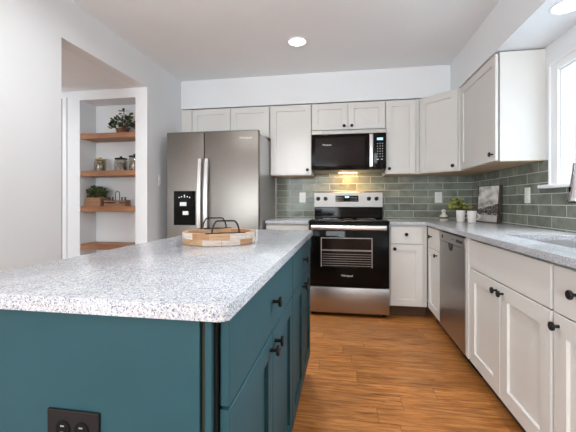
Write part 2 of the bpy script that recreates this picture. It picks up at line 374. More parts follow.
def thing(name, label, cat, loc=(0, 0, 0), rz=0.0, group=None):
    o = bpy.data.objects.new(name, None); C.objects.link(o); o.location = loc; o.rotation_euler = (0, 0, rz)
    o.empty_display_size = 0.05
    o['label'] = label; o['category'] = cat
    if group: o['group'] = group
    return o
def tag(o, label, cat, group=None):
    o['label'] = label; o['category'] = cat
    if group: o['group'] = group
    return o
def struct(o, label=None, cat=None):
    o['kind'] = 'structure'
    if label: o['label'] = label
    if cat: o['category'] = cat
    return o
def recenter(o, loc):          # move a top-level mesh's origin to its base
    v = Vector(loc); o.data.transform(Matrix.Translation(-v)); o.location = v; return o
def lettering(txt, size, parent, mat, xf, name='lettering'):
    cu = bpy.data.curves.new(name, 'FONT'); cu.body = txt; cu.size = size; cu.extrude = 0.0006; cu.align_x = 'CENTER'; cu.align_y = 'CENTER'
    tmp = bpy.data.objects.new('tmp_text', cu); C.objects.link(tmp)
    bpy.context.view_layer.update()
    me = bpy.data.meshes.new_from_object(tmp.evaluated_get(bpy.context.evaluated_depsgraph_get()))
    bpy.data.objects.remove(tmp); me.transform(xf); me.name = name; me.materials.clear(); me.materials.append(mat)
    o = bpy.data.objects.new(name, me); C.objects.link(o); o.parent = parent; return o
FRONT = Matrix.Rotation(PI/2, 4, 'X')      # text facing -y

# ------------------------------------------------------------------ setting
ZC, ZH, XL, XR, YB = 2.48, 2.19, -1.85, 1.36, 3.97
struct(recenter(MB().box(-4.6, 1.51, -3.45, 4.1, -0.1, 0).build('floor', M['floor']), (0, 0, 0)), 'wood plank floor running across the kitchen', 'floor')
struct(MB().box(-4.6, 1.51, -3.45, 4.1, ZC, ZC+0.1).build('ceiling', M['ceiling']), 'flat white ceiling', 'ceiling')
struct(MB().box(-3.5, 1.51, YB, YB+0.13, 0, ZC).build('wall_back', M['wall']), 'white wall behind the stove', 'wall')
# left wall with the tall opening into the hall
OY0, OY1 = 1.977, 2.968
mb = MB()
mb.box(XL-0.12, XL, 1.0, OY0, 0, ZC); mb.box(XL-0.12, XL, OY1, YB, 0, ZC); mb.box(XL-0.12, XL, OY0, OY1, ZH, ZC)
struct(mb.build('wall_left', M['wall']), 'white wall with a tall opening left of the fridge', 'wall')
# right wall with the window opening
WY0, WY1, WZ0, WZ1 = 1.30, 2.440, 1.215, 1.952
mb = MB()
mb.box(XR, XR+0.15, -3.45, WY0, 0, ZC); mb.box(XR, XR+0.15, WY1, YB, 0, ZC); mb.box(XR, XR+0.15, WY0, WY1, 0, WZ0); mb.box(XR, XR+0.15, WY0, WY1, WZ1, ZC)
struct(mb.build('wall_right', M['wall']), 'white wall with the window over the sink', 'wall')
# rear walls behind the camera: a tall window and a patio door
mb = MB()
ry0, ry1 = -3.45, -3.33
mb.box(-4.6, -4.05, ry0, ry1, 0, ZC); mb.box(-2.55, -2.05, ry0, ry1, 0, ZC); mb.box(-0.15, XR, ry0, ry1, 0, ZC)
mb.box(-4.05, -2.55, ry0, ry1, 2.12, ZC); mb.box(-2.05, -0.15, ry0, ry1, 2.2, ZC); mb.box(-2.05, -0.15, ry0, ry1, 0, 0.35)
struct(mb.build('wall_rear', M['wall']), 'white wall behind the viewer', 'wall')
struct(MB().box(-4.6, -4.5, ry1, 1.0, 0, ZC).build('wall_far_left', M['wall']), 'white side wall of the adjoining room', 'wall')
mb = MB(); mb.box(-4.5, -3.3, 1.0, 1.1, 0, ZC); mb.box(-2.05, XL-0.12, 1.0, 1.1, 0, ZC); mb.box(-3.3, -2.05, 1.0, 1.1, 2.15, ZC)  # unseen wall; the opening is shaped so patio light reaches the niche
struct(mb.build('wall_hall_near', M['wall']), 'unseen white wall, opened wide to let light into the hall', 'wall')
struct(MB().box(-3.5, -3.4, 1.1, YB, 0, ZC).build('wall_hall_side', M['wall']), 'white side wall of the hall', 'wall')
# hall end wall with the shelf niche
NX0, NX1, NZ0, NZ1, NY0, NY1 = -2.57, -1.972, 0.32, 2.10, OY1, 3.19
mb = MB()
mb.box(-3.4, NX0, NY0, NY1, 0, ZH); mb.box(NX1, XL-0.12, NY0, NY1, 0, ZH); mb.box(NX0, NX1, NY0, NY1, NZ1, ZH); mb.box(NX0, NX1, NY0, NY1, 0, NZ0); mb.box(-3.4, XL-0.12, NY1, NY1+0.1, 0, ZH)
struct(mb.build('wall_hall_end', M['wall']), 'white wall with a recessed shelf niche', 'wall')
struct(MB().box(-3.4, XL-0.12, 1.1, NY1+0.1, ZH, ZH+0.08).build('ceiling_hall', M['ceiling']), 'low ceiling of the hall beyond the opening', 'ceiling')
struct(MB().box(-2.752, -2.708, NY0-0.018, NY0, 0, 2.13, 0.003).build('trim_1', M['trim']), 'white door casing at the far left of the hall wall', 'trim')
struct(MB().box(-3.2, -2.756, NY0-0.006, NY0, 0, 2.125).build('door_1', M['slot']), 'grey door plate with the dark gap painted in, beside the hall casing', 'door')  # plate colour stands in for the shaded gap at the casing
# soffit above the upper cabinets and the window
SX, SY, SZ = 1.045, 3.65, 2.161
struct(MB().prism([(XL, SY), (SX, SY), (SX, -3.33), (XR, -3.33), (XR, YB), (XL, YB)], SZ, ZC).build('trim_2', M['wall']), 'white boxed soffit above the upper cabinets', 'soffit')
# tile backsplash
BT = 0.008
mb = MB(); mb.box(-0.80, XR, YB-BT, YB, 0.914, 1.384); mb.box(-0.349, 0.412, YB-BT, YB, 1.384, 1.43)
struct(mb.build('wall_tile_back', M['tile_back']), 'grey green glossy subway tile behind the stove', 'backsplash')
mb = MB(); mb.box(XR-BT, XR, 2.533, YB-BT, 0.914, 1.384); mb.box(XR-BT, XR, 0.85, 2.533, 0.914, 1.205)
struct(mb.build('wall_tile_side', M['tile_side']), 'grey green glossy subway tile under the window', 'backsplash')
struct(MB().box(-0.812, -0.800, YB-0.011, YB, 0.914, 1.385, 0.002).build('trim_3', M['trim']), 'white edge strip of the tile beside the fridge', 'trim')

# window over the sink
win = struct(bpy.data.objects.new('window_1', None)); C.objects.link(win); win.location = (XR, (WY0+WY1)/2, WZ0)
win['label'] = 'white framed window over the sink'; win['category'] = 'window'
xf = Matrix.Translation(-win.location)
mb = MB()
cw = 0.092
mb.box(XR-0.016, XR, WY1, WY1+cw, WZ0, WZ1+0.06, 0.003); mb.box(XR-0.016, XR, WY0-cw, WY0, WZ0, WZ1+0.06, 0.003); mb.box(XR-0.0165, XR, WY0, WY1, WZ1, WZ1+0.06, 0.003)
mb.box(XR-0.024, XR, WY1+cw-0.018, WY1+cw, WZ0, WZ1+0.06, 0.003); mb.box(XR-0.024, XR, WY0-cw, WY1+cw, WZ1+0.045, WZ1+0.062, 0.003)
mb.build('casing', M['trim'], win, xf=xf)
MB().box(XR-0.06, XR+0.12, WY0-cw-0.04, WY1+cw+0.06, WZ0-0.024, WZ0, 0.005, 2).build('window_sill', M['trim'], win, xf=xf)
mb = MB(); t = 0.012; X0, X1 = XR, XR+0.15
mb.box(X0, X1, WY1-t, WY1-0.0005, WZ0, WZ1); mb.box(X0, X1, WY0+0.0005, WY0+t, WZ0, WZ1); mb.box(X0, X1, WY0+t, WY1-t, WZ1-t, WZ1-0.0005)
mb.build('jamb', M['trim'], win, xf=xf)
def sash(z0, z1, x):
    mb = MB(); a = 0.042
    mb.box(x, x+0.035, WY1-t-a, WY1-t, z0, z1, 0.004); mb.box(x, x+0.035, WY0+t, WY0+t+a, z0, z1, 0.004)
    mb.box(x, x+0.034, WY0+t+a, WY1-t-a, z1-a, z1, 0.004); mb.box(x, x+0.034, WY0+t+a, WY1-t-a, z0, z0+a, 0.004)
    ym = (WY0+WY1)/2
    mb.box(x+0.005, x+0.03, ym-0.01, ym+0.01, z0+a, z1-a)
    s = mb.build('sash', M['trim'], win, xf=xf)
    MB().box(x+0.015, x+0.019, WY0+t+a, WY1-t-a, z0+a, z1-a).build('pane', M['pane'], s, xf=xf)
zm = (WZ0+WZ1)/2
sash(WZ0+0.0, zm+0.02, XR+0.075); sash(zm-0.02, WZ1-t, XR+0.112)
# rear openings
def rear_window(name, x0, x1, z0, z1, label, cat):
    o = bpy.data.objects.new(name, None); C.objects.link(o); o.location = ((x0+x1)/2, -3.4, z0); struct(o, label, cat)
    xf = Matrix.Translation(-o.location); a = 0.07
    mb = MB(); mb.box(x0+0.001, x0+a, -3.43, -3.36, z0+0.001, z1-0.001, 0.004); mb.box(x1-a, x1-0.001, -3.43, -3.36, z0+0.001, z1-0.001, 0.004)
    mb.box(x0+a, x1-a, -3.43, -3.36, z1-a, z1-0.001); mb.box(x0+a, x1-a, -3.43, -3.36, z0+0.001, z0+a)
    mb.box((x0+x1)/2-0.03, (x0+x1)/2+0.03, -3.43, -3.36, z0+a, z1-a)
    mb.build('window_frame', M['trim'], o, xf=xf)
    MB().box(x0+a, x1-a, -3.40, -3.395, z0+a, z1-a).build('pane', M['pane'], o, xf=xf)
rear_window('window_2', -2.05, -0.15, 0.35, 2.2, 'tall window behind the viewer', 'window')
rear_window('door_2', -4.05, -2.55, 0.0, 2.12, 'glazed patio door behind the viewer', 'door')

# ------------------------------------------------------------------ cabinets
def knob(parent, x, z, y=-0.019, r=0.0162, mat=None):
    p = [(0.0, 0), (0.0065, 0), (0.0058, 0.004), (0.0052, 0.016), (0.0085, 0.019), (r*0.97, 0.0205), (r, 0.023), (r, 0.027), (r*0.9, 0.0295), (0, 0.030)]
    return MB().lathe(p, (x, y, z), (0, -1, 0), 20).build('knob', mat or M['black'], parent, smooth=True)
def shaker(x0, x1, z0, z1, st=0.062, th=0.019, dep=0.0115):
    bm = bmesh.new(); e = 0.0016
    def ring(ix, y): return [bm.verts.new((x0+ix, y, z0+ix)), bm.verts.new((x1-ix, y, z0+ix)), bm.verts.new((x1-ix, y, z1-ix)), bm.verts.new((x0+ix, y, z1-ix))]
    rs = [ring(0, 0), ring(0, -th+e), ring(e, -th), ring(st, -th), ring(st+0.0015, -th+dep)]
    for a, b in zip(rs, rs[1:]):
        for k in range(4): bm.faces.new((a[k], a[(k+1) % 4], b[(k+1) % 4], b[k]))
    bm.faces.new(rs[0]); bm.faces.new(rs[-1])
    mb = MB(); mb.bm.free(); mb.bm = bm; return mb
def fronts(root, items, mat, st):
    for it in items:
        kind, x0, x1, z0, z1 = it[:5]
        if kind == 'door': o = shaker(x0, x1, z0, z1, st).build('door', mat, root)
        else: o = MB().box(x0, x1, -0.019, 0, z0, z1, 0.0016).build('drawer', mat, root)
        for k in it[5:]: knob(o, *k)
def base_cab(name, label, loc, rz, w, d, items, mat, st, toe='toe', toe_in=0.06, group=None, ztop=0.883, zb=0.108):
    r = thing(name, label, 'cabinet', loc, rz, group)
    MB().box(0, w, 0.006, d, zb, ztop).build('body', mat, r)
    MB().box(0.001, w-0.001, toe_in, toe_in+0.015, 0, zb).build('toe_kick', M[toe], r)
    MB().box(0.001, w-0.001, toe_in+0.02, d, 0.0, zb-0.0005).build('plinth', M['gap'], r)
    fronts(r, items, mat, st); return r
def upper_cab(name, label, loc, rz, w, d, z0, z1, items, st=0.062, group=None):
    r = thing(name, label, 'cabinet', (loc[0], loc[1], z0), rz, group)
    MB().box(0, w, 0.010, d, 0.004, z1-z0).build('body', M['cab'], r)
    MB().box(0.004, w-0.004, 0.004, d-0.004, 0.0, 0.004).build('underside', M['raw_wood'], r)['label'] = 'raw wood underside'
    fronts(r, [(i[0], i[1], i[2], i[3]-z0, i[4]-z0) + tuple((k[0], k[1]-z0) for k in i[5:]) for i in items], M['cab'], st)
    return r
UF = SY                       # face of the upper cabinet boxes
UD = YB - UF - 0.001
UDw = YB - UF - 0.001
G = 0.0018
# x measured from each cabinet's left edge
x0 = -1.72
r = upper_cab('upper_cabinet', 'white two-door cabinet above the fridge', (-1.72, UF), 0, 0.915, UDw, 1.80, 2.150,
    [('door', -1.705-x0, -1.260-x0, 1.812, 2.141, (0.42, 1.85)), ('door', -1.2555-x0, -0.815-x0, 1.812, 2.141, (0.50, 1.85))], group=None)
MB().box(-1.849+1.72, -0.001, 0.0005, 0.02, 0.0, 0.350).build('filler', M['cab'], r)
x0 = -0.803
upper_cab('upper_cabinet', 'tall white one-door cabinet left of the microwave', (x0, UF), 0, 0.45, UD, 1.385, 2.150, [('door', 0.004, 0.446, 1.392, 2.141, (0.408, 1.442))])
x0 = -0.351
upper_cab('upper_cabinet', 'short white two-door cabinet directly above the microwave', (x0, UF), 0, 0.763, UDw, 1.845, 2.150,
    [('door', 0.004, 0.3795, 1.862, 2.141, (0.342, 1.897)), ('door', 0.3835, 0.759, 1.862, 2.141, (0.421, 1.897))])
x0 = 0.4135
upper_cab('upper_cabinet', 'narrow white one-door cabinet right of the microwave', (x0, UF), 0, 0.335, UD, 1.385, 2.150, [('door', 0.004, 0.294, 1.392, 2.141, (0.034, 1.442))], st=0.06)
# corner cabinet with a diagonal door
ca = math.radians(-45)
r = thing('corner_cabinet', 'white corner cabinet with a door set at an angle', 'cabinet', (0.75, 3.65, 1.385), ca)
inv = Matrix.Translation((0.75, 3.65, 1.385)) @ Matrix.Rotation(ca, 4, 'Z'); inv = inv.inverted()
e = 0.001
MB().prism([(0.7505, 3.6505), (1.0540, 3.3470), (XR-e, 3.3470), (XR-e, YB-e), (0.7505, YB-e)], 1.389, 2.150).build('body', M['cab'], r, xf=inv)
MB().prism([(0.756, 3.655), (1.050, 3.358), (XR-e-.004, 3.358), (XR-e-.004, YB-e-.004), (0.756, YB-e-.004)], 1.385, 1.389).build('underside', M['raw_wood'], r, xf=inv)['label'] = 'raw wood underside'
fronts(r, [('door', 0.016, 0.402, 0.007, 0.756, (0.367, 0.052))], M['cab'], 0.062)
r = upper_cab('upper_cabinet', 'white one-door cabinet on the window wall with its end panel showing', (1.061, 3.346), -PI/2, 0.746, XR-1.061-e, 1.385, 2.150,
    [('door', 0.006, 0.741, 1.392, 2.141, (0.700, 1.440))])

# base cabinets, stove wall
base_cab('base_cabinet', 'white base cabinet between the fridge and the stove', (-0.79, 3.379, 0), 0, 0.438, 0.58,
    [('drawer', 0.004, 0.434, 0.706, 0.868, (0.219, 0.79)), ('door', 0.004, 0.434, 0.120, 0.700, (0.040, 0.655))], M['cab'], 0.058)
r = base_cab('base_cabinet', 'white base cabinet with drawer and door right of the stove', (0.417, 3.379, 0), 0, 0.344, 0.58,
    [('drawer', 0.013, 0.300, 0.706, 0.868, (0.152, 0.795)), ('door', 0.013, 0.300, 0.120, 0.700, (0.046, 0.657))], M['cab'], 0.058)
# right run (local x runs from the corner towards the viewer)
RX = 0.781
RD = XR-RX-0.002
base_cab('base_cabinet', 'narrow white base cabinet between the corner and the dishwasher', (RX, 3.358, 0), -PI/2, 0.406, RD,
    [('drawer', 0.012, 0.395, 0.690, 0.868, (0.145, 0.79)), ('door', 0.012, 0.395, 0.120, 0.684, (0.335, 0.648))], M['cab'], 0.06)
r = base_cab('base_cabinet', 'wide white sink cabinet with two doors', (RX, 2.290, 0), -PI/2, 0.872, RD,
    [('drawer', 0.022, 0.864, 0.698, 0.868), ('door', 0.022, 0.436, 0.120, 0.692, (0.402, 0.650)), ('door', 0.440, 0.864, 0.120, 0.692, (0.474, 0.650))], M['cab'], 0.073, ztop=0.694)
MB().box(0, 0.872, 0.006, 0.10, 0.6945, 0.883).build('front_rail', M['cab'], r)
MB().box(0, 0.016, 0.1005, RD, 0.6945, 0.883).build('side_panel', M['cab'], r)
base_cab('base_cabinet', 'white base cabinet with drawer nearest the viewer', (RX, 1.416, 0), -PI/2, 0.50, RD,
    [('drawer', 0.008, 0.492, 0.698, 0.868, (0.140, 0.79)), ('door', 0.008, 0.492, 0.120, 0.692, (0.040, 0.650))], M['cab'], 0.073)

# countertops
def counter(name, label, mbx, loc):
    o = mbx.build(name, M['granite']); recenter(o, loc); return tag(o, label, 'countertop')
counter('countertop', 'short speckled stone worktop between the fridge and the stove', MB().box(-0.79, -0.353, 3.332, YB-BT-0.001, 0.884, 0.914, 0.003, 2), (-0.57, 3.64, 0.884))
SKX0, SKX1, SKY0, SKY1 = 0.905, 1.258, 1.43, 2.14
mb = MB().cells([0.418, 0.738, SKX0, SKX1, XR-BT-0.001], [0.88, SKY0, SKY1, 3.332, YB-BT-0.001],
    {(0, 0), (0, 1), (0, 2), (2, 1)}, 0.884, 0.914, 0.003)
counter('countertop', 'long L-shaped speckled stone worktop with the sink cut out', mb, (1.05, 2.4, 0.884))

# ------------------------------------------------------------------ island
ix = -0.241
def island_unit(label, y0, w, near):
    r = base_cab('island_cabinet', label, (ix, y0, 0), PI/2, w, 0.62,
        [('drawer', 0.004, w-0.004, 0.700, 0.868, (w/2, 0.790)),
         ('door', 0.004, w/2-0.002, 0.120, 0.694, (w/2-0.036, 0.654)), ('door', w/2+0.002, w-0.004, 0.120, 0.694, (w/2+0.036, 0.654))], M['teal'], 0.06, toe='gap')
    return r
ri = island_unit('teal island cabinet with the wide plain end panel, nearest the viewer', 0.632, 0.818, True)
# end panel, groove and corner stile (local x = world y - 0.632, local y = -(world x) + ix)
MB().box(-0.022, -0.001, 0.031, 0.64, 0.0, 0.883, 0.001).build('end_panel', M['teal'], ri)
MB().box(-0.012, -0.001, 0.0215, 0.0305, 0.0, 0.883).build('groove', M['groove'], ri)
MB().box(-0.021, -0.001, 0.0075, 0.0210, 0.0, 0.883, 0.0015).build('corner_stile', M['teal'], ri)
MB().box(-0.008, -0.001, 0.0008, 0.0070, 0.0, 0.883).build('gap_shade_strip', M['gap'], ri)  # black strip puts the shade of the gap into colour
island_unit('teal island cabinet at the end near the stove', 1.452, 0.748, False)
# slab with rounded corners
def rounded(xa, xb, ya, yb, r, n=6):
    pts = []
    for cx, cy, a0 in ((xb-r, ya+r, -PI/2), (xb-r, yb-r, 0), (xa+r, yb-r, PI/2), (xa+r, ya+r, PI)):
        for k in range(n+1):
            a = a0 + PI/2*k/n; pts.append((cx+r*math.cos(a), cy+r*math.sin(a)))
    return pts
mb = MB().prism(rounded(-0.905, -0.208, 0.583, 2.244, 0.013), 0.884, 0.914)
es = [e for e in mb.bm.edges if abs(e.verts[0].co.z-e.verts[1].co.z) < 1e-6]
bmesh.ops.bevel(mb.bm, geom=es, offset=0.0025, segments=2, affect='EDGES', profile=0.5)
o = mb.build('countertop', M['granite'], smooth=True); recenter(o, (-0.556, 1.41, 0.884)); tag(o, 'speckled stone slab on top of the teal island', 'countertop')

# ------------------------------------------------------------------ outlets and switches
def outlet(label, loc, rz, w=0.074, h=0.118, kind='outlet', mat='plastic', horizontal=False):
    r = thing('outlet' if kind == 'outlet' else 'light_switch', label, 'outlet' if kind == 'outlet' else 'switch', loc, rz)
    if horizontal: w, h = h, w
    MB().box(-w/2, w/2, -0.006, 0, -h/2, h/2, 0.0025, 2).build('cover_plate', M[mat], r)
    if kind == 'outlet':
        for s in (-1, 1):
            cx, cz = (s*0.021, 0) if horizontal else (0, s*0.021)
            f = MB().lathe([(0, 0), (0.0165, 0), (0.0165, 0.002), (0.0155, 0.003), (0, 0.003)], (cx, -0.0055, cz), (0, -1, 0), 20).build('socket', M[mat] if mat == 'plastic' else M['gap'], r, smooth=True)
            mb = MB()
            for q in (-1, 1):
                if horizontal: mb.box(cx-0.004, cx+0.004, -0.0092, -0.0083, q*0.0065-0.0012, q*0.0065+0.0012)
                else: mb.box(q*0.0065-0.0012, q*0.0065+0.0012, -0.0092, -0.0083, cz-0.004, cz+0.004)
            mb.build('slots', M['slot'], f)
    else:
        MB().box(-0.016, 0.016, -0.0095, -0.005, -0.032, 0.032, 0.002).build('rocker', M[mat], r)
    return r
outlet('white outlet on the tile left of the stove', (-0.490, YB-BT, 1.152), 0)
outlet('white outlet on the tile right of the stove, above the small ornament', (1.010, YB-BT, 1.150), 0)
outlet('white switch plate on the tile between picture frame and window', (XR-BT, 2.818, 1.150), -PI/2, kind='switch')
outlet('black outlet on the end panel of the teal island', (-0.540, 0.610, 0.643), 0, mat='blackplastic', horizontal=True)
outlet('white switch plate on the left wall beside the fridge', (XL, 3.20, 1.315), PI/2, kind='switch', w=0.07, h=0.11)

# ------------------------------------------------------------------ recessed lights
def downlight(label, x, y, z, r=0.085, power=10, spread=125):
    t = thing('recessed_light', label, 'ceiling light', (x, y, z))
    MB().lathe([(r-0.014, 0), (r, 0), (r, -0.004), (r-0.004, -0.007), (r-0.012, -0.006), (r-0.014, 0)], n=40).build('trim_ring', M['trim'], t, smooth=True)
    MB().lathe([(0, -0.0005), (r-0.0145, -0.0005), (r-0.0145, -0.004), (0, -0.0045)], n=40).build('lens', M['lamp'], t, smooth=True)
    l = bpy.data.lights.new('downlight', 'AREA'); l.shape = 'DISK'; l.size = 2*(r-0.02); l.energy = power; l.color = (0.96, 0.99, 1.0); l.spread = math.radians(spread)
    o = bpy.data.objects.new('downlight_lamp', l); C.objects.link(o); o.location = (x, y, z-0.012)
downlight('round recessed light in the flat ceiling', -0.405, 2.905, ZC, power=4.2, spread=100)
downlight('round recessed light in the soffit above the sink', 1.19, 2.065, SZ, power=1.8, spread=58)
for x, y, lb in ((0.42, 1.35, 'added fill light, unseen, in the ceiling above the aisle'), (-0.405, -1.3, 'added fill light, unseen, in the ceiling behind the viewer'), (-2.6, -1.3, 'added fill light, unseen, in the ceiling of the adjoining room')):  # unseen lights, added to brighten the cabinets, floor and room evenly
    downlight(lb, x, y, ZC, power=4 if y > 0 else 10)
downlight('added fill light, unseen, in the ceiling between island and left wall', -1.0, 1.45, ZC, power=5.5, spread=165)  # unseen, added to brighten the left wall
downlight('added fill light, unseen, in the low ceiling of the hall', -3.05, 2.25, ZH, power=2, spread=175)  # unseen, added because the enclosed hall needs light

# ------------------------------------------------------------------ refrigerator
FX0, FX1 = -1.745, -0.806
r = thing('refrigerator', 'stainless side-by-side fridge with a black water dispenser', 'refrigerator', (-1.27, 3.14, 0))
lx = lambda x: x+1.27
MB().box(lx(FX0+0.006), lx(FX1-0.003), 0.068, 0.79, 0.03, 1.765, 0.004).build('body', M['gasket'], r)
MB().box(lx(FX0+0.03), lx(FX1-0.03), 0.075, 0.72, 0.0, 0.03).build('feet', M['gap'], r)
MB().box(lx(FX0+0.012), lx(FX1-0.012), 0.058, 0.068, 0.06, 1.76).build('gasket', M['gap'], r)
MB().box(lx(FX0+0.02), lx(FX1-0.02), 0.03, 0.06, 0.012, 0.055, 0.003).build('grille', M['gap'], r)
for s in (FX0+0.06, FX1-0.06):
    MB().box(lx(s-0.035), lx(s+0.035), 0.02, 0.14, 1.7655, 1.783, 0.004).build('hinge_cover', M['gasket'], r)
dl = MB().box(lx(FX0), lx(-1.3555), 0.0, 0.057, 0.06, 1.788, 0.007, 3).build('door', M['fridge_steel'], r, smooth=True)
dr = MB().box(lx(-1.3485), lx(FX1), 0.0, 0.057, 0.06, 1.788, 0.007, 3).build('door', M['fridge_steel'], r, smooth=True)
def fhandle(x, door):
    mb = MB(); n = 14; rings = []
    for k in range(n+1):
        f = k/n; z = 0.60 + f*0.92
        bow = -0.030 - 0.030*math.sin(PI*f)
        hw = 0.0205; th = 0.014
        rings.append([mb.bm.verts.new(p) for p in ((lx(x)-hw, bow+th, z), (lx(x)-hw*0.8, bow, z), (lx(x)+hw*0.8, bow, z), (lx(x)+hw, bow+th, z))])
    for a, b in zip(rings, rings[1:]):
        for q in range(4): mb.bm.faces.new((a[q], a[(q+1) % 4], b[(q+1) % 4], b[q]))
    mb.bm.faces.new(rings[0]); mb.bm.faces.new(rings[-1])
    mb.box(lx(x)-0.016, lx(x)+0.016, -0.032, -0.0005, 0.602, 0.640, 0.004); mb.box(lx(x)-0.016, lx(x)+0.016, -0.032, -0.0005, 1.480, 1.518, 0.004)
    mb.build('handle', M['bright_steel'], door, smooth=True)
fhandle(-1.386, dl); fhandle(-1.318, dr)
dp = MB().box(lx(-1.668), lx(-1.440), -0.006, -0.0005, 0.872, 1.208, 0.003).build('dispenser', M['blackglass'], dl)
MB().box(lx(-1.652), lx(-1.456), -0.0085, -0.0055, 0.886, 1.05, 0.002).build('dispenser_recess', M['gap'], dl)
MB().box(lx(-1.600), lx(-1.530), -0.016, -0.0065, 1.060, 1.100, 0.004).build('nozzle', M['bright_steel'], dl)
MB().box(lx(-1.570), lx(-1.508), -0.018, -0.0085, 0.972, 1.012, 0.004).build('paddle', M['bright_steel'], dl)
for (a, b) in ((-1.61, 1.145), (-1.585, 1.152), (-1.555, 1.165), (-1.553, 1.150), (-1.525, 1.152), (-1.50, 1.145)):
    MB().box(lx(a)-0.005, lx(a)+0.005, -0.0075, -0.0058, b-0.004, b+0.004).build('control_icon', M['icon'], dp)
lettering('Whirlpool', 0.030, dr, M['grey_print'], Matrix.Translation((lx(-0.934), -0.0004, 1.712)) @ FRONT)

# ------------------------------------------------------------------ stove
r = thing('stove', 'freestanding electric stove with black oven door and stainless drawer', 'stove', (0.0325, 3.30, 0))
sx = lambda x: x-0.0325
A, B = -0.3475, 0.4125
MB().box(sx(A), sx(B), 0.045, 0.64, 0.03, 0.899).build('body', M['black'], r)
for px in (A+0.04, B-0.04):
    for py in (0.09, 0.60): MB().lathe([(0, 0), (0.018, 0), (0.018, 0.03), (0, 0.03)], (sx(px), py, 0), n=12).build('foot', M['gap'], r)
MB().box(sx(A), sx(B), 0.0, 0.60, 0.900, 0.922, 0.006, 2).build('cooktop', M['blackglass'], r, smooth=True)
for (px, py, rr) in ((-0.16, 0.16, 0.10), (0.22, 0.16, 0.085), (-0.16, 0.43, 0.075), (0.22, 0.43, 0.10), (0.03, 0.32, 0.05)):
    MB().lathe([(rr, 0), (rr, 0.0006), (rr-0.004, 0.0006), (rr-0.004, 0)], (sx(px), py, 0.9221), n=40).build('burner_ring', M['slot'], r)
bg = MB().prism([(0.575, 0.922), (0.63, 0.922), (0.63, 1.217), (0.590, 1.217), (0.580, 1.205)], sx(A+0.004), sx(B-0.004)).build('backguard', M['guard_steel'], r, xf=Matrix(((0, 0, 1, 0), (1, 0, 0, 0), (0, 1, 0, 0), (0, 0, 0, 1))))
MB().box(sx(A+0.006), sx(B-0.006), 0.560, 0.574, 0.922, 1.046, 0.004).build('backguard_glass', M['blackglass'], r)
for px in (-0.300, -0.217, 0.262, 0.343):
    k = MB().lathe([(0, 0), (0.023, 0), (0.0225, 0.008), (0.0185, 0.010), (0.017, 0.026), (0.014, 0.029), (0, 0.029)], (sx(px), 0.5775, 1.137), (0, -1, 0), 24).build('knob', M['black'], bg, smooth=True)
MB().box(sx(-0.105), sx(0.148), 0.570, 0.578, 1.103, 1.172, 0.003).build('control_panel', M['blackglass'], bg)
MB().box(sx(0.000), sx(0.045), 0.5685, 0.5705, 1.147, 1.163).build('display', M['display'], bg)
for i in range(5):
    for j in range(3):
        for base in (-0.09, 0.062):
            MB().box(sx(base+i*0.016), sx(base+i*0.016+0.007), 0.5690, 0.5705, 1.114+j*0.017, 1.119+j*0.017).build('key', M['slot'], bg)
# oven door
od = MB().box(sx(A+0.003), sx(B-0.003), 0.0, 0.043, 0.292, 0.893, 0.006, 2).build('oven_door', M['blackglass'], r, smooth=True)
MB().box(sx(-0.236), sx(0.262), -0.0022, -0.0003, 0.474, 0.762, 0.001).build('oven_window', M['ovenglass'], od)
mb = MB()
mb.box(sx(-0.230), sx(-0.222), -0.0040, -0.0024, 0.478, 0.758); mb.box(sx(0.248), sx(0.254), -0.0040, -0.0024, 0.478, 0.758); mb.box(sx(-0.222), sx(0.248), -0.0040, -0.0024, 0.752, 0.758)
for z in (0.640, 0.632): mb.box(sx(-0.222), sx(0.248), -0.0040, -0.0024, z, z+0.004)
for q in range(6): mb.box(sx(-0.215), sx(0.242), -0.0036, -0.0024, 0.490+q*0.022, 0.4925+q*0.022)
mb.build('oven_rack', M['rack'], od)
mb = MB(); mb.box(sx(-0.322), sx(0.382), -0.055, -0.030, 0.836, 0.880, 0.008, 3)
for px in (-0.300, 0.345): mb.box(sx(px), sx(px+0.025), -0.032, -0.0005, 0.845, 0.872)
mb.build('handle', M['bright_steel'], od, smooth=True)
lettering('Whirlpool', 0.026, od, M['grey_print'], Matrix.Translation((sx(0.020), -0.0006, 0.396)) @ FRONT)
MB().box(sx(A+0.003), sx(B-0.003), -0.004, 0.043, 0.040, 0.285, 0.006, 2).build('drawer', M['steel'], r, smooth=True)

# ------------------------------------------------------------------ microwave over the stove
r = thing('microwave', 'black and stainless microwave hung above the stove', 'microwave', (0.0325, 3.56, 1.42))
mz = lambda z: z-1.42
MB().box(sx(A+0.002), sx(B-0.002), 0.035, YB-BT-3.56-0.002, mz(1.432), mz(1.843)).build('body', M['black'], r)
MB().box(sx(A+0.002), sx(B-0.002), 0.012, 0.034, mz(1.803), mz(1.843), 0.003).build('vent_strip', M['steel'], r)
md = MB().box(sx(A+0.001), sx(0.236), 0.0, 0.034, mz(1.440), mz(1.800), 0.006, 2).build('door', M['blackglass'], r, smooth=True)
MB().box(sx(-0.305), sx(0.200), -0.0012, -0.0002, mz(1.475), mz(1.770), 0.0005).build('door_window', M['ovenglass'], md)
MB().box(sx(0.243), sx(0.281), -0.034, -0.012, mz(1.452), mz(1.792), 0.009, 3).build('handle', M['bright_steel'], md, smooth=True)
MB().box(sx(0.252), sx(0.272), -0.014, 0.034, mz(1.470), mz(1.775)).build('handle_mount', M['steel'], md)
cp = MB().box(sx(0.285), sx(B-0.001), 0.0, 0.034, mz(1.440), mz(1.800), 0.006, 2).build('control_panel', M['blackglass'], r, smooth=True)
MB().box(sx(0.320), sx(0.378), -0.0015, -0.0003, mz(1.728), mz(1.752)).build('display', M['display'], cp)
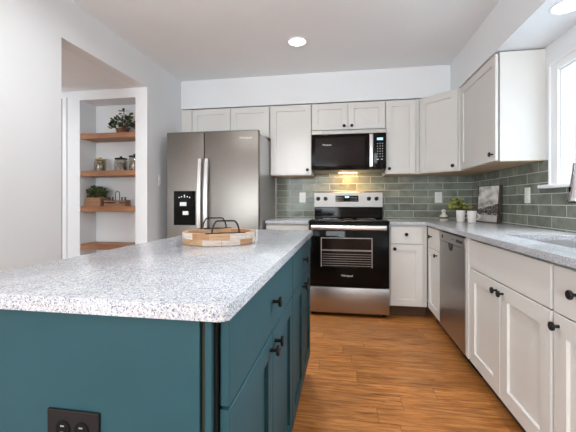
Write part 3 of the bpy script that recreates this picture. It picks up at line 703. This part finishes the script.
for i in range(3):
    for j in range(6): MB().box(sx(0.322+i*0.024), sx(0.330+i*0.024), -0.0012, -0.0003, mz(1.560+j*0.026), mz(1.566+j*0.026)).build('key', M['grey_print'], cp)
for i in range(2): MB().box(sx(0.318+i*0.040), sx(0.338+i*0.040), -0.0012, -0.0003, mz(1.530), mz(1.537)).build('key', M['grey_print'], cp)
mb = MB(); pts = []
mb.prism([(0.012, mz(1.438)), (0.33, mz(1.4315)), (0.33, mz(1.4225)), (0.16, mz(1.4205)), (0.03, mz(1.430))], sx(A+0.02), sx(B-0.02)).build('underside', M['steel'], r, xf=Matrix(((0, 0, 1, 0), (1, 0, 0, 0), (0, 1, 0, 0), (0, 0, 0, 1))))
MB().box(sx(-0.07), sx(0.13), 0.19, 0.27, mz(1.4175), mz(1.421)).build('cooktop_light', M['warm'], r)
MB().box(sx(-0.345), sx(-0.238), 0.0085, 0.0115, mz(1.806), mz(1.842)).build('cream_plate', M['cream'], r)  # cream rectangle on the left end of the vent strip
lettering('Whirlpool', 0.022, md, M['grey_print'], Matrix.Translation((sx(-0.185), -0.0018, mz(1.692))) @ FRONT)
l = bpy.data.lights.new('cooktop_lamp', 'AREA'); l.shape = 'RECTANGLE'; l.size = 0.2; l.size_y = 0.08; l.energy = 2.2; l.color = (1, 0.60, 0.24)
o = bpy.data.objects.new('cooktop_lamp', l); C.objects.link(o); o.location = (0.03, 3.80, 1.413); o.rotation_euler = (math.radians(25), 0, 0)

# ------------------------------------------------------------------ dishwasher
r = thing('dishwasher', 'stainless dishwasher under the long worktop', 'dishwasher', (RX, 2.948, 0), -PI/2)
DWW = 0.604
MB().box(0.003, DWW+0.047, 0.012, RD, 0.10, 0.880).build('body', M['gap'], r)
MB().box(0.006, DWW-0.004, -0.022, 0.0115, 0.115, 0.795, 0.0012, 1).build('door', M['steel'], r, smooth=True)
cp = MB().box(0.006, DWW-0.004, -0.024, 0.0115, 0.798, 0.866, 0.0012, 1).build('control_panel', M['steel'], r, smooth=True)
MB().lathe([(0, 0), (0.014, 0), (0.013, 0.004), (0, 0.005)], (0.10, -0.0235, 0.832), (0, -1, 0), 20).build('badge', M['black'], cp, smooth=True)
MB().box(0.43, 0.56, -0.0252, -0.0238, 0.822, 0.842, 0.0005).build('display', M['black'], cp)
for i in range(4): MB().box(0.33+i*0.02, 0.337+i*0.02, -0.0252, -0.0238, 0.829, 0.835).build('button', M['black'], cp)
mb = MB(); mb.lathe([(0, 0), (0.052, 0), (0.052, 0.003), (0.044, 0.0045), (0, 0.0045)], (0.30, -0.0215, 0.796), (0, -1, 0), 28)
for v in mb.bm.verts:
    if v.co.z > 0.796: v.co.z = 0.796
mb.build('pocket_handle', M['black'], r)
MB().box(0.003, DWW+0.04, 0.06, 0.075, 0.0, 0.10).build('toe_kick', M['gap'], r)
MB().box(DWW, DWW+0.05, -0.019, 0.0115, 0.115, 0.880, 0.002).build('filler_strip', M['cab'], r)

# ------------------------------------------------------------------ sink and faucet
r = thing('sink', 'stainless undermount sink below the window', 'sink', ((SKX0+SKX1)/2, (SKY0+SKY1)/2, 0.70))
cx, cy = (SKX0+SKX1)/2, (SKY0+SKY1)/2
X0, X1, Y0, Y1 = SKX0-0.006-cx, SKX1+0.006-cx, SKY0-0.006-cy, SKY1+0.006-cy
mb = MB(); tt = 0.003
mb.box(X0, X1, Y0, Y1, 0.0, tt); mb.box(X0, X0+tt, Y0, Y1, tt, 0.182); mb.box(X1-tt, X1, Y0, Y1, tt, 0.182); mb.box(X0+tt, X1-tt, Y0, Y0+tt, tt, 0.182); mb.box(X0+tt, X1-tt, Y1-tt, Y1, tt, 0.182)
mb.build('basin', M['sink_steel'], r)
MB().lathe([(0, 0.003), (0.045, 0.003), (0.045, 0.006), (0.035, 0.006), (0.03, 0.0045), (0, 0.0045)], (0.05, 0, 0), n=28).build('drain', M['chrome'], r, smooth=True)
FXb, FYb = 1.303, 1.765
r = thing('faucet', 'chrome pull-down kitchen faucet arching over the sink', 'faucet', (FXb, FYb, 0.914))
MB().lathe([(0, 0), (0.027, 0), (0.027, 0.006), (0.022, 0.012), (0.019, 0.09), (0.016, 0.10), (0, 0.10)], n=28).build('base', M['chrome'], r, smooth=True)
pts = [(0, 0, 0.095), (0, 0, 0.28)]
for k in range(1, 15):
    a = PI*k/14; pts.append((-0.125+0.125*math.cos(a), 0, 0.28+0.115*math.sin(a)))
pts.append((-0.252, 0, 0.275))
MB().tube(pts, 0.0125, 16).build('spout', M['chrome'], r, smooth=True)
hd = MB().lathe([(0, 0.18), (0.0145, 0.18), (0.0155, 0.172), (0.0175, 0.140), (0.0255, 0.08), (0.0360, 0.02), (0.0380, 0.008), (0.0365, 0.0), (0, 0.0)], (-0.252, 0, 0.188-0.092+0.09), n=28).build('spray_head', M['chrome'], r, smooth=True)
MB().lathe([(0.0, 0.0), (0.031, 0.0), (0.031, -0.004), (0, -0.004)], (-0.252, 0, 0.186), n=28).build('nozzle_face', M['gap'], hd, smooth=True)
MB().box(-0.283, -0.272, -0.008, 0.008, 0.205, 0.255, 0.004, 2).build('spray_button', M['gap'], hd, smooth=True)
MB().tube([(0, -0.018, 0.06), (0, -0.045, 0.065), (0, -0.055, 0.075), (-0.002, -0.06, 0.15)], 0.007, 12).build('lever', M['chrome'], r, smooth=True)

# ------------------------------------------------------------------ things on the long worktop
CT = 0.914
def mug(label, x, y, rz, rr=0.041, h=0.105):
    r = thing('mug', label, 'mug', (x, y, CT), rz)
    MB().lathe([(0, 0), (rr*0.82, 0), (rr*0.88, 0.004), (rr, h*0.95), (rr, h), (rr-0.004, h), (rr*0.85-0.003, 0.008), (0, 0.006)], n=32).build('cup', M['ceramic'], r, smooth=True)
    pts = [(rr*0.93+0.033*math.sin(PI*k/12)-0.003, 0, h*0.24+h*0.55*k/12) for k in range(13)]
    MB().tube(pts, 0.0052, 10).build('handle', M['ceramic'], r, smooth=True)
    return r
mug('white mug in front of the flowering plant, left of the other mug', 1.094, 3.50, math.radians(5))
mug('white mug in front of the framed picture', 1.149, 3.365, math.radians(-5), 0.040, 0.104)
# plant
r = thing('potted_plant', 'yellow-green leafy plant in a small pot behind the left mug', 'plant', (1.158, 3.71, CT))
MB().lathe([(0, 0), (0.034, 0), (0.040, 0.08), (0.042, 0.10), (0.038, 0.10), (0.036, 0.085), (0, 0.085)], n=28).build('pot', M['ceramic'], r, smooth=True)
mbs, mbl, mbd = MB(), MB(), MB()
for k in range(24):
    a = random.uniform(0, 2*PI); rad = random.uniform(0.015, 0.105); top = Vector((-0.03+rad*math.cos(a), rad*0.8*math.sin(a), 0.185-0.06*(rad/0.105)**2+random.uniform(-0.03, 0.015)))
    mbs.tube([(0.02*math.cos(a), 0.02*math.sin(a), 0.085), top*0.6+Vector((0, 0, 0.06)), top], 0.0016, 5)
    for q in range(6):
        d = Vector((random.uniform(-1, 1), random.uniform(-1, 1), random.uniform(-0.3, 0.9)))
        (mbl if q % 3 else mbd).leaf(top + d*0.008, d, random.uniform(0.034, 0.052), random.uniform(0.022, 0.034), random.uniform(0, 3))
mbs.build('stems', M['stem'], r); mbl.build('foliage', M['leaf_yellow'], r); mbd.build('foliage', M['leaf'], r)
# little bird-like ornament
r = thing('ornament', 'small grey stone ornament left of the plant', 'ornament', (0.985, 3.66, CT))
MB().lathe([(0, 0), (0.034, 0), (0.042, 0.012), (0.043, 0.03), (0.036, 0.05), (0.022, 0.064), (0.016, 0.075), (0.021, 0.087), (0.022, 0.098), (0.014, 0.110), (0, 0.113)], n=24).build('body', M['cream'], r, smooth=True)
MB().lathe([(0.0435, 0.018), (0.0455, 0.022), (0.0455, 0.032), (0.0425, 0.036)], n=24).build('band', M['stem'], r, smooth=True)
# framed picture leaning on the window wall; local x along its width, y into the wall, z up its face
r = thing('picture_frame', 'dark framed grey landscape picture leaning in the counter corner', 'picture', (1.296, 3.205, CT+0.0025), 0)
pw, ph, pt = 0.303, 0.335, 0.028
lean = math.radians(4)
r.rotation_euler = Matrix((Vector((0, 0, 0)), Vector((0, 0, 0)), Vector((0, 0, 0)))).to_euler()
r.rotation_mode = 'XYZ'
R = Matrix.Rotation(math.radians(-90+12.5), 4, 'Z') @ Matrix.Rotation(-lean, 4, 'X')
r.rotation_euler = R.to_euler()
f = 0.006
# far bottom corner is local x=0
mb = MB(); mb.box(-pw, -pw+f, 0, pt, 0, ph); mb.box(-f, 0, 0, pt, 0, ph); mb.box(-pw+f, -f, 0, pt, ph-f, ph); mb.box(-pw+f, -f, 0, pt, 0, f); mb.box(-pw+f, -f, pt-0.006, pt, f, ph-f)
mb.build('frame', M['frame_wood'], r)
MB().box(-pw+f, -f, 0.006, 0.012, f, ph-f).build('print', M['canvas'], r)

# ------------------------------------------------------------------ round tray on the island
r = thing('tray', 'round patchwork wood tray with black wire handles on the island', 'tray', (-0.572, 1.505, CT))
R0 = 0.165
MB().lathe([(0, 0.0), (R0-0.004, 0.0), (R0, 0.004), (R0+0.001, 0.050), (R0-0.002, 0.053), (R0-0.020, 0.053), (R0-0.022, 0.050), (R0-0.022, 0.014), (0, 0.014)], n=64).build('bowl', M['patch'], r, smooth=True)
for s in (-1, 1):
    pts = []
    for k in range(17):
        a = PI*k/16
        pts.append((-0.058*math.cos(a)*1.0, s*(R0-0.024), 0.054+0.052*min(1, math.sin(a)*1.35)))
    h = MB().tube(pts, 0.0036, 8).build('handle', M['black'], r, smooth=True)
    MB().box(-0.085, 0.085, s*(R0-0.024)-0.008, s*(R0-0.024)+0.008, 0.0532, 0.0565, 0.001).build('handle_plate', M['black'], h)
r.rotation_euler = (0, 0, math.radians(31))

# ------------------------------------------------------------------ niche: shelves and things on them
SHZ = ((1.772, 'topmost wooden shelf in the niche, holding a dark leafy plant'), (1.406, 'second wooden shelf in the niche, holding glass jars'), (1.058, 'third wooden shelf in the niche, holding the planter box'), (0.687, 'lowest wooden shelf in the niche, empty'))
for z, lb in SHZ:
    o = MB().box(NX0+0.001, NX1-0.001, NY0+0.004, NY1-0.001, z-0.052, z, 0.002).build('shelf', M['shelf_wood'])
    recenter(o, ((NX0+NX1)/2, (NY0+NY1)/2, z-0.052)); tag(o, lb, 'shelf', 'wooden shelves in the niche')
NYc = (NY0+NY1)/2
def foliage(root, n, c, rad, h, ln, wd, mats, droop=0.0):
    mbs = [MB() for _ in mats]; st = MB()
    for k in range(n):
        a = random.uniform(0, 2*PI); q = math.sqrt(random.random())
        p = Vector((c[0]+rad[0]*q*math.cos(a), c[1]+rad[1]*q*math.sin(a), c[2]+h*(random.random()*(1-0.55*q*q))))
        if k % 5 == 0: st.tube([(c[0]+(p.x-c[0])*0.3, c[1]+(p.y-c[1])*0.3, c[2]-0.03), ((p.x+c[0])/2, (p.y+c[1])/2, (p.z+c[2])/2), p], 0.0016, 5)
        d = Vector((math.cos(a)+random.uniform(-.6, .6), math.sin(a)+random.uniform(-.6, .6), random.uniform(-0.4-droop, 0.9)))
        mbs[k % len(mats)].leaf(p, d, ln*random.uniform(.7, 1.25), wd*random.uniform(.7, 1.2), random.uniform(0, 3))
    st.build('stems', M['stem'], root)
    for m_, b in zip(mats, mbs): b.build('foliage', M[m_], root)
r = thing('potted_plant', 'dark leafy plant on the topmost niche shelf', 'plant', (-2.185, NYc, 1.772))
MB().lathe([(0, 0), (0.048, 0), (0.062, 0.05), (0.064, 0.055), (0.058, 0.055), (0.05, 0.045), (0, 0.045)], n=24).build('pot', M['clay'], r, smooth=True)
foliage(r, 120, (0.01, 0, 0.06), (0.13, 0.062), 0.16, 0.042, 0.026, ('leaf_dark', 'leaf'), 0.3)
mb = MB(); mb.tube([(0, 0, 0.05), (0.0, 0, 0.15), (0.012, 0, 0.235)], 0.002, 6); mb.build('tall_stem', M['stem'], r)
mb = MB()
for d in ((1, 0.1, 0.15), (-1, 0, 0.2), (0.4, -0.7, 0.3), (-.5, .6, .2)): mb.leaf((0.012, 0, 0.232), d, 0.062, 0.026, 0.2)
mb.build('tall_leaves', M['leaf_dark'], r)

def jar(label, x, y, h, rr, fill, fh, lid='black'):
    r = thing('jar', label, 'jar', (x, y, 1.406))
    MB().lathe([(0, 0), (rr*0.94, 0), (rr, 0.006), (rr, h*0.86), (rr*0.9, h*0.95), (rr*0.88, h), (rr*0.85, h), (rr*0.87, h*0.94), (rr*0.96, h*0.85), (rr*0.96, 0.008), (rr*0.9, 0.004), (0, 0.004)], n=28).build('glass', M['jar'], r, smooth=True)
    mb = MB()
    for k in range(80):
        a = random.uniform(0, 2*PI); q = rr*0.78*math.sqrt(random.random()); z = 0.015+random.random()*fh
        d = Vector((random.uniform(-1, 1), random.uniform(-1, 1), random.uniform(-1, 1))).normalized()
        p = Vector((q*math.cos(a), q*math.sin(a), z)); mb.tube([p-d*0.007, p, p+d*0.007], 0.0062, 6, radii=[0.004, 0.007, 0.004])
    mb.build('contents', M[fill], r, smooth=True)['kind'] = 'stuff'
    mb = MB().lathe([(0, h), (rr*0.92, h), (rr*0.95, h+0.004), (rr*0.95, h+0.012), (rr*0.4, h+0.018), (0.012, h+0.020), (0.011, h+0.032), (0, h+0.034)], n=28); mb.build('lid', M[lid], r, smooth=True)
    return r
jar('glass jar of tan pasta with dark sides, leftmost of the three jars', -2.425, NYc-0.01, 0.112, 0.056, 'pasta', 0.085, 'pasta')
jar('squat glass jar with a dark lid, middle of the three jars', -2.195, NYc-0.01, 0.115, 0.062, 'nuts', 0.07)
jar('taller glass jar half hidden by the niche edge', -2.048, NYc-0.01, 0.135, 0.055, 'nuts', 0.09)

r = thing('planter_box', 'wooden planter box with a bushy green plant on the third niche shelf', 'plant', (-2.462, NYc-0.01, 1.058))
mb = MB(); a, b, hh, tk = 0.085, 0.062, 0.085, 0.008
mb.box(-a, a, -b, -b+tk, 0, hh, 0.001); mb.box(-a, a, b-tk, b, 0, hh, 0.001); mb.box(-a, -a+tk, -b+tk, b-tk, 0, hh); mb.box(a-tk, a, -b+tk, b-tk, 0, hh); mb.box(-a+tk, a-tk, -b+tk, b-tk, 0, tk)
mb.build('box', M['box_wood'], r)
MB().box(-a+tk, a-tk, -b+tk, b-tk, tk, hh-0.012).build('soil', M['soil'], r)
foliage(r, 190, (0, 0, 0.095), (0.078, 0.055), 0.115, 0.038, 0.024, ('leaf', 'leaf', 'leaf_dark'), 0.2)

r = thing('wire_caddy', 'wooden caddy with a black loop handle on the third niche shelf', 'caddy', (-2.235, NYc-0.01, 1.058))
mb = MB(); a, b = 0.115, 0.045
mb.box(-a, a, -b, b, 0, 0.008); mb.box(-a, a, -b, -b+0.006, 0.008, 0.028); mb.box(-a, a, b-0.006, b, 0.008, 0.028); mb.box(-a, a, -b, -b+0.006, 0.040, 0.058); mb.box(-a, a, b-0.006, b, 0.040, 0.058)
mb.box(-a, -a+0.006, -b+0.006, b-0.006, 0.008, 0.062); mb.box(a-0.006, a, -b+0.006, b-0.006, 0.008, 0.062)
mb.build('crate', M['box_wood'], r)
MB().tube([(-0.022, 0, 0.008), (-0.022, 0, 0.125), (-0.012, 0, 0.143), (0.004, 0, 0.147), (0.018, 0, 0.140), (0.024, 0, 0.125), (0.024, 0, 0.008)], 0.004, 8).build('handle', M['black'], r, smooth=True)
for i, (px, lb) in enumerate(((-0.085, 'dark bottle at the left end of the caddy'), (-0.050, 'dark bottle in the caddy, just left of the loop handle'), (0.050, 'dark bottle in the caddy, just right of the loop handle'), (0.085, 'dark bottle at the right end of the caddy'))):
    t = thing('bottle', lb, 'bottle', (-2.235+px, NYc-0.01, 1.0665), 0, 'small bottles in the caddy')
    MB().lathe([(0, 0), (0.0145, 0), (0.0155, 0.003), (0.0155, 0.045), (0.007, 0.058), (0.0065, 0.070), (0, 0.070)], n=16).build('glass', M['amber'], t, smooth=True)
    MB().lathe([(0, 0.0702), (0.008, 0.0702), (0.008, 0.082), (0, 0.083)], n=16).build('cap', M['black'], t, smooth=True)

# repeats of one kind carry one group
GROUPS = {'mug': 'white mugs on the long worktop', 'jar': 'glass jars on the second niche shelf', 'upper_cabinet': 'white upper cabinets', 'base_cabinet': 'white base cabinets',
          'island_cabinet': 'teal island cabinets', 'outlet': 'power outlets', 'light_switch': 'white switch plates', 'recessed_light': 'round recessed lights', 'countertop': 'speckled stone worktops'}
for o in C.objects:
    k = o.name.split('.')[0]
    if o.parent is None and k in GROUPS and 'label' in o and 'group' not in o: o['group'] = GROUPS[k]
